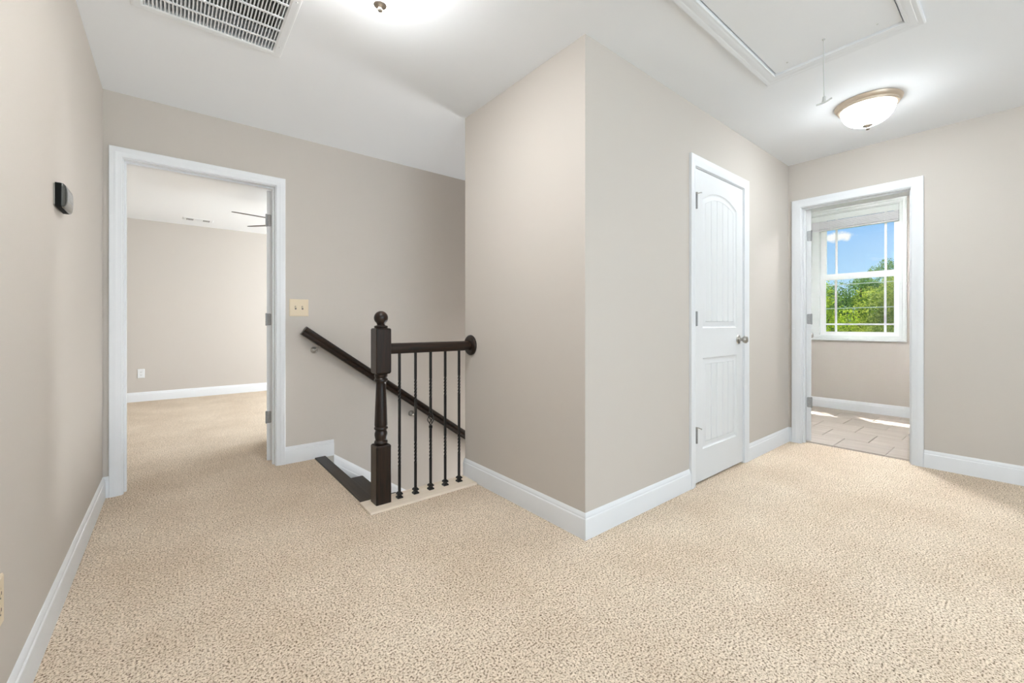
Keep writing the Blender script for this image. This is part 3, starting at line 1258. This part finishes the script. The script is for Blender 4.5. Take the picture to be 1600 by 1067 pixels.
outlet('wall_outlet', lambda u, d, z: Vector((-.346 + u, BY1 - d, .374 + z)), 'white_plastic', 'small white outlet on the far wall through the left doorway')
outlet('wall_outlet', lambda u, d, z: Vector((XL + d, 1.553 + u, .366 + z)), 'almond', 'almond outlet low on the left wall at the photo edge')

# thermostat on the left wall
th = empty('thermostat', (XL, 2.236, 1.456), 'black thermostat with glossy face on the left wall', 'thermostat')
mb = MB()
ty0, ty1, tz0, tz1 = 2.163, 2.312, 1.456, 1.541


def rr(i, x_, rad=.012):
    pts = []
    r_ = max(.002, rad)
    for cy_, cz_, a0 in ((ty1 - i - r_, tz1 - i - r_, 0), (ty0 + i + r_, tz1 - i - r_, 90), (ty0 + i + r_, tz0 + i + r_, 180), (ty1 - i - r_, tz0 + i + r_, 270)):
        for j in range(5):
            a = R(a0 + 22.5 * j)
            pts.append((x_, cy_ + r_ * math.cos(a), cz_ + r_ * math.sin(a)))
    return pts


mb.loft([rr(0, XL + .004, .006), rr(0, XL + .020, .006)])
mb.build('body', 'black_plastic', th, smooth=True)
mb = MB()
mb.loft([rr(.004, XL, .006), rr(.004, XL + .004, .006)])
mb.build('mounting_plate', 'nickel', th)
mb = MB()
mb.loft([rr(0, XL + .020, .006), rr(.001, XL + .024, .007), rr(.006, XL + .029, .010), rr(.016, XL + .032, .010), rr(.03, XL + .0328, .008)])
mb.build('glossy_face', 'gloss_face', th, smooth=True, angle=60)

# ------------------------------------------------------------------ return-air grille in the ceiling
gv = empty('ceiling_vent', (.144, 2.19, H), 'white return air grille set in the ceiling', 'vent')
gx0, gx1, gy0, gy1 = VENT
ox0, ox1, oy0, oy1 = -.148, .434, 1.905, 2.478
mb = MB()
pth = [(ox0, oy0, H), (ox1, oy0, H), (ox1, oy1, H), (ox0, oy1, H)]
mb.sweep([Vector(p) for p in pth], (0, 0, -1), [(0, 0), (0, .002), (-.004, .006), (-.010, .007), (-.034, .007), (-.0425, .004), (-.0425, -.02), (-.0405, -.02), (-.0405, 0)], closed=True)
mb.build('frame', 'white_plastic', gv)
mb = MB()
mb.box(gx0, gx1, gy0, gy1, H + .10, H + .115)
mb.build('filter', 'filter_dark', gv)
n = 36
first = None
for i in range(n):
    xx = gx0 + (gx1 - gx0) * (i + .5) / n
    if first is None:
        mb = MB()
        # louvre blade leaning in x
        mb.loft([[(xx - .0055, yy, H - .0035), (xx - .0010, yy, H - .0035), (xx + .0050, yy, H + .014), (xx + .0038, yy, H + .0145)] for yy in (gy0 + .001, gy1 - .001)])
        first = mb.build('louver', 'white_plastic', gv)
        fx0 = xx
    else:
        c = first.copy()
        COL.objects.link(c)
        c.parent = gv
        c.location = (xx - fx0, 0, 0)
for yy in (2.347, 2.247, 2.148, 2.048, 1.985):
    mb = MB()
    mb.box(gx0, gx1, yy - .006, yy + .006, H - .0068, H - .0035)
    mb.build('crossbar', 'white_plastic', gv)
for xx in (.415,):
    for yy in (2.00, 2.38):
        mb = MB()
        mb.lathe([(.0003, -.0092), (.004, -.0085), (.005, -.007)], (xx, yy, H), seg=12)
        mb.build('screw', 'white_plastic', gv)

# ------------------------------------------------------------------ attic hatch
ah = empty('attic_hatch', (1.96, .635, H), 'white attic hatch panel with moulded trim in the ceiling', 'hatch')
hx0, hx1, hy0, hy1 = HATCH
mb = MB()
prof = [(0, 0), (0, .006), (.004, .009), (.012, .009), (.018, .012), (.030, .014), (.040, .013), (.046, .016), (.058, .017), (.064, .014), (.064, 0)]
pth = [Vector((hx0, hy0, H)), Vector((hx1, hy0, H)), Vector((hx1, hy1, H)), Vector((hx0, hy1, H))]
mb.sweep(pth, (0, 0, -1), prof, closed=True)
mb.build('trim_frame', 'trim', ah, smooth=True, angle=25)
mb = MB()
g_ = .006
mb.box(hx0 + g_, hx1 - g_ * .5, hy0 + g_, hy1 - g_, H + .002, H + .02)
mb.build('panel', 'ceiling', ah)
mb = MB()
mb.box(hx0 - .03, hx1 + .03, hy0 - .03, hy1 + .03, H + .121, H + .13)
mb.build('attic_cover', 'slot', ah)
for px_, py_ in ((2.56, .45), (2.56, .82)):
    mb = MB()
    mb.lathe([(.0003, -.0006), (.004, 0), (.005, .003)], (px_, py_, H), seg=10)
    mb.build('screw', 'cord', ah)

pc = empty('pull_cord', (2.491, .640, 2.13), 'thin white pull cord with T handle under the attic hatch', 'pull cord')
mb = MB()
mb.tube([(2.491, .640, H + .002), (2.491, .640, 2.30), (2.4925, .6395, 2.20), (2.493, .639, 2.155)], .0021, 8)
mb.lathe([(.0003, -.004), (.006, -.003), (.007, 0), (.006, .004)], (2.491, .640, H), seg=10)
mb.build('cord', 'cord', pc, smooth=True)
mb = MB()
mb.lathe([(.004, .030), (.006, .028), (.0075, .012), (.0105, .0)], (2.493, .639, 2.130), seg=14)
pts = []
for i in range(11):
    t = -1 + .2 * i
    pts.append((2.493 + t * .016, .639 - t * .027, 2.130 + .012 * t + .004 * t * t))
mb.tube(pts, .0042, 8)
mb.build('handle', 'cord', pc, smooth=True)


# ------------------------------------------------------------------ ceiling lamps
def flush_lamp(loc, label, bowl):
    e = empty('ceiling_lamp', loc, label, 'ceiling lamp', 'flush-mount ceiling lamps')
    x_, y_, z_ = loc
    mb = MB()
    mb.lathe([(.150, 0), (.167, -.001), (.169, -.004), (.166, -.012), (.160, -.020), (.154, -.0235), (.1515, -.025), (.1515, -.032), (.150, -.037), (.1455, -.039), (.139, -.038), (.137, -.030), (.137, -.004)], loc, seg=64)
    mb.build('ring', 'lamp_metal', e, smooth=True, angle=50)
    mb = MB()
    pr = []
    for i in range(0, 17):
        a = R(90 * i / 16)
        pr.append((max(.0006, .1375 * math.cos(a) ** .80), -.034 - .108 * math.sin(a) ** 1.1))
    mb.lathe([(.1375, -.026)] + pr, loc, seg=64)
    mb.build('glass_bowl', bowl, e, smooth=True, angle=80)
    mb = MB()
    mb.lathe([(.001, -.138), (.024, -.1395), (.0275, -.1435), (.0255, -.147), (.014, -.1505), (.007, -.153), (.0065, -.157), (.010, -.161), (.0115, -.165), (.009, -.170), (.004, -.1725), (.0005, -.173)], loc, seg=20)
    mb.build('finial', 'finial', e, smooth=True)
    return e


flush_lamp((3.42, .648, H), 'glowing flush-mount ceiling lamp near the bathroom doorway', 'bowl_hall')
flush_lamp((.632, 1.612, H), 'glowing flush-mount ceiling lamp cut off by the top photo edge', 'bowl_stair')
flush_lamp((2.0, -1.2, H), 'unseen flush-mount fill lamp added behind the camera', 'fill_bowl_rear')  # out of view, added to fill the hallway with light
flush_lamp((4.85, 1.04, H), 'unseen flush-mount fill lamp added inside the tiled bathroom', 'fill_bowl_bath')  # out of view above the doorway, added to brighten the bathroom

# ------------------------------------------------------------------ bedroom: ceiling register and fan
rg = empty('ceiling_register', (.245, 7.02, H), 'small white air register on the ceiling of the left room', 'vent')
mb = MB()
mb.loft([[(a, b, H) for a, b in ((.085, 6.95), (.420, 6.95), (.420, 7.10), (.085, 7.10))], [(a, b, H - .008) for a, b in ((.097, 6.96), (.408, 6.96), (.408, 7.09), (.097, 7.09))]])
mb.build('plate', 'white_plastic', rg)
for g0 in (.128, .305):
    for i in range(5):
        mb = MB()
        mb.box(g0 + i * .015, g0 + i * .015 + .008, 6.975, 7.075, H - .0095, H - .0075)
        mb.build('slot', 'slot', rg)

fn = empty('ceiling_fan', (1.10, 5.10, H), 'dark-bladed ceiling fan half hidden by the open left door', 'ceiling fan')
mb = MB()
mb.lathe([(.001, 0), (.070, 0), (.075, -.02), (.055, -.06), (.03, -.07), (.016, -.075), (.016, -.17), (.06, -.18), (.11, -.20), (.125, -.24), (.12, -.29), (.09, -.32), (.001, -.325)], (1.10, 5.10, H), seg=40)
mb.build('motor', 'nickel', fn, smooth=True)
for k in range(6):
    a = R(190 - 60 * k)
    c, s = math.cos(a), math.sin(a)
    mb = MB()

    def rt(r_, q, z):
        return (1.10 + c * r_ - s * q, 5.10 + s * r_ + c * q, z)
    zb = 2.150
    tilt = -.20
    o_ = [(.20, -.050), (.30, -.058), (.55, -.066), (.64, -.060), (.66, -.030), (.66, .030), (.64, .060), (.55, .066), (.30, .058), (.20, .050)]
    mb.loft([[rt(r_, q, zb + q * tilt) for r_, q in o_], [rt(r_, q, zb + .007 + q * tilt) for r_, q in o_]])
    bl_ = mb.build('blade', 'fan_blade', fn)
    mb = MB()
    mb.loft([[rt(r_, q, zb + .008 + q * tilt) for r_, q in ((.09, -.02), (.26, -.03), (.26, .03), (.09, .02))], [rt(r_, q, zb + .014 + q * tilt) for r_, q in ((.09, -.02), (.26, -.03), (.26, .03), (.09, .02))]])
    mb.build('blade_iron', 'nickel', bl_)
mb = MB()
mb.lathe([(.085, -.325), (.10, -.335), (.105, -.36), (.08, -.40), (.04, -.42), (.001, -.425)], (1.10, 5.10, H), seg=32)
mb.build('light_bowl', 'white_plastic', fn, smooth=True)

# ------------------------------------------------------------------ outside
g = MB()
g.box(6.6, 140, -90, 120, -3.2, -3.0)
struct(g.build('ground', 'grass'), 'grassy ground outside far below the window', 'ground')
ev = MB()
ev.box(WX + T, 6.75, -3, 8, 2.66, 2.80)
struct(ev.build('roof_eave', 'eave'), 'white roof eave above the bathroom window outside', 'eave')


def tree(x_, y_, ztop, rad, mat, label, nleaf, lsize, trunk=.16, zlow=-2.2):
    e = empty('tree', (x_, y_, -3.0), label, 'tree', 'trees outside the bathroom window')
    mb = MB()
    zc_ = (ztop + zlow) / 2
    hz = (ztop - zlow) / 2
    mb.tube([(x_, y_, -3.05), (x_ + .05, y_ - .05, -1.5), (x_, y_ + .08, zc_), (x_ + .1, y_, ztop - .5)], [trunk, trunk * .8, trunk * .55, .03], 9)
    for k in range(9):
        a = random.uniform(0, 6.28)
        z0_ = random.uniform(zlow, zc_)
        mb.tube([(x_, y_, z0_), (x_ + math.cos(a) * rad * .4, y_ + math.sin(a) * rad * .4, z0_ + .6), (x_ + math.cos(a) * rad * .8, y_ + math.sin(a) * rad * .8, z0_ + 1.3)], [trunk * .4, trunk * .25, .015], 6)
    mb.build('trunk', 'bark', e)
    # leaf clusters on the crown
    cl_ = []
    for k in range(110):
        while True:
            p = Vector((random.uniform(-1, 1), random.uniform(-1, 1), random.uniform(-1, 1)))
            if .25 < p.length < 1:
                break
        cl_.append((Vector((x_ + p.x * rad, y_ + p.y * rad, zc_ + p.z * hz)), random.uniform(.16, .34) * rad))
    v, f = [], []
    for k in range(nleaf):
        c_, r_ = random.choice(cl_)
        d = Vector((random.gauss(0, 1), random.gauss(0, 1), random.gauss(0, .8))).normalized()
        p = c_ + d * r_ * random.uniform(.6, 1.0)
        nrm = (d + Vector((random.gauss(0, .5), random.gauss(0, .5), random.gauss(.4, .5)))).normalized()
        a = nrm.orthogonal().normalized()
        a.rotate(Matrix.Rotation(random.uniform(0, 6.28), 3, nrm))
        b = nrm.cross(a)
        s = lsize * random.uniform(.6, 1.25)
        n = len(v)
        v += [p - a * s, p + b * s * .45 + nrm * s * .1, p + a * s, p - b * s * .45 + nrm * s * .1]
        f.append((n, n + 1, n + 2, n + 3))
    me = bpy.data.meshes.new('foliage')
    og = ORG[e]
    me.from_pydata([tuple(q - og) for q in v], [], f)
    me.materials.append(M[mat])
    o = bpy.data.objects.new('foliage', me)
    o['kind'] = 'stuff'
    COL.objects.link(o)
    o.parent = e
    return e


tree(15.5, 4.35, 2.40, 1.25, 'leaf_bright', 'bright yellow-green tree at the left of the window view', 42000, .036)
tree(19.0, 2.6, 2.50, 1.7, 'leaf_mid', 'mid-green bushy tree at the right of the window view', 48000, .043)
tree(23.0, 4.6, 3.1, 1.85, 'leaf_dark', 'darker green tree behind the middle of the window view', 46000, .050)
tree(34.0, 5.5, 5.0, 1.7, 'leaf_dark', 'tall distant dark tree rising above the others at right', 34000, .055)
tree(42.0, 5.3, 6.2, 1.9, 'leaf_dark', 'tallest distant tree at the right edge of the view', 34000, .065)
tree(15.6, 8.2, 2.0, 1.4, 'leaf_mid', 'green tree beyond the left end of the window view', 9000, .08)
tree(16.5, -.9, 2.6, 1.6, 'leaf_mid', 'green tree beyond the right end of the window view', 9000, .08)
tree(21.0, 9.6, 3.0, 1.9, 'leaf_bright', 'yellow-green tree hidden behind the left window frame', 9000, .09)

# power lines between two poles out of view
poles = []
for (px_, py_) in ((13.0, -16.0), (13.0, 24.0)):
    mb = MB()
    mb.tube([(px_, py_, -3.0), (px_, py_, 1.0), (px_, py_, 4.2)], [.15, .13, .10], 10)
    e = empty('utility_pole', (px_, py_, -3), 'wooden utility pole carrying cables outside, %s' % ('far right' if py_ < 0 else 'far left'), 'utility pole', 'utility poles')
    mb.build('post', 'bark', e)
    ab = MB()
    ab.box(px_ - .30, px_ - .10, py_ - .05, py_ + .05, 1.6, 2.9)
    ab.build('bracket', 'bark', e)
for (za, zb_, lab) in ((2.62, 2.25, 'upper pale cable crossing the trees outside'), (2.02, 1.70, 'lower pale cable crossing the trees outside')):
    mb = MB()
    pts = []
    for i in range(21):
        t = i / 20
        pts.append((12.688, -16 + 40 * t, za + (zb_ - za) * t - .45 * 4 * t * (1 - t)))
    mb.tube(pts, .010, 6)
    tag(mb.build('power_cable', 'cable'), lab, 'cable', 'power cables')
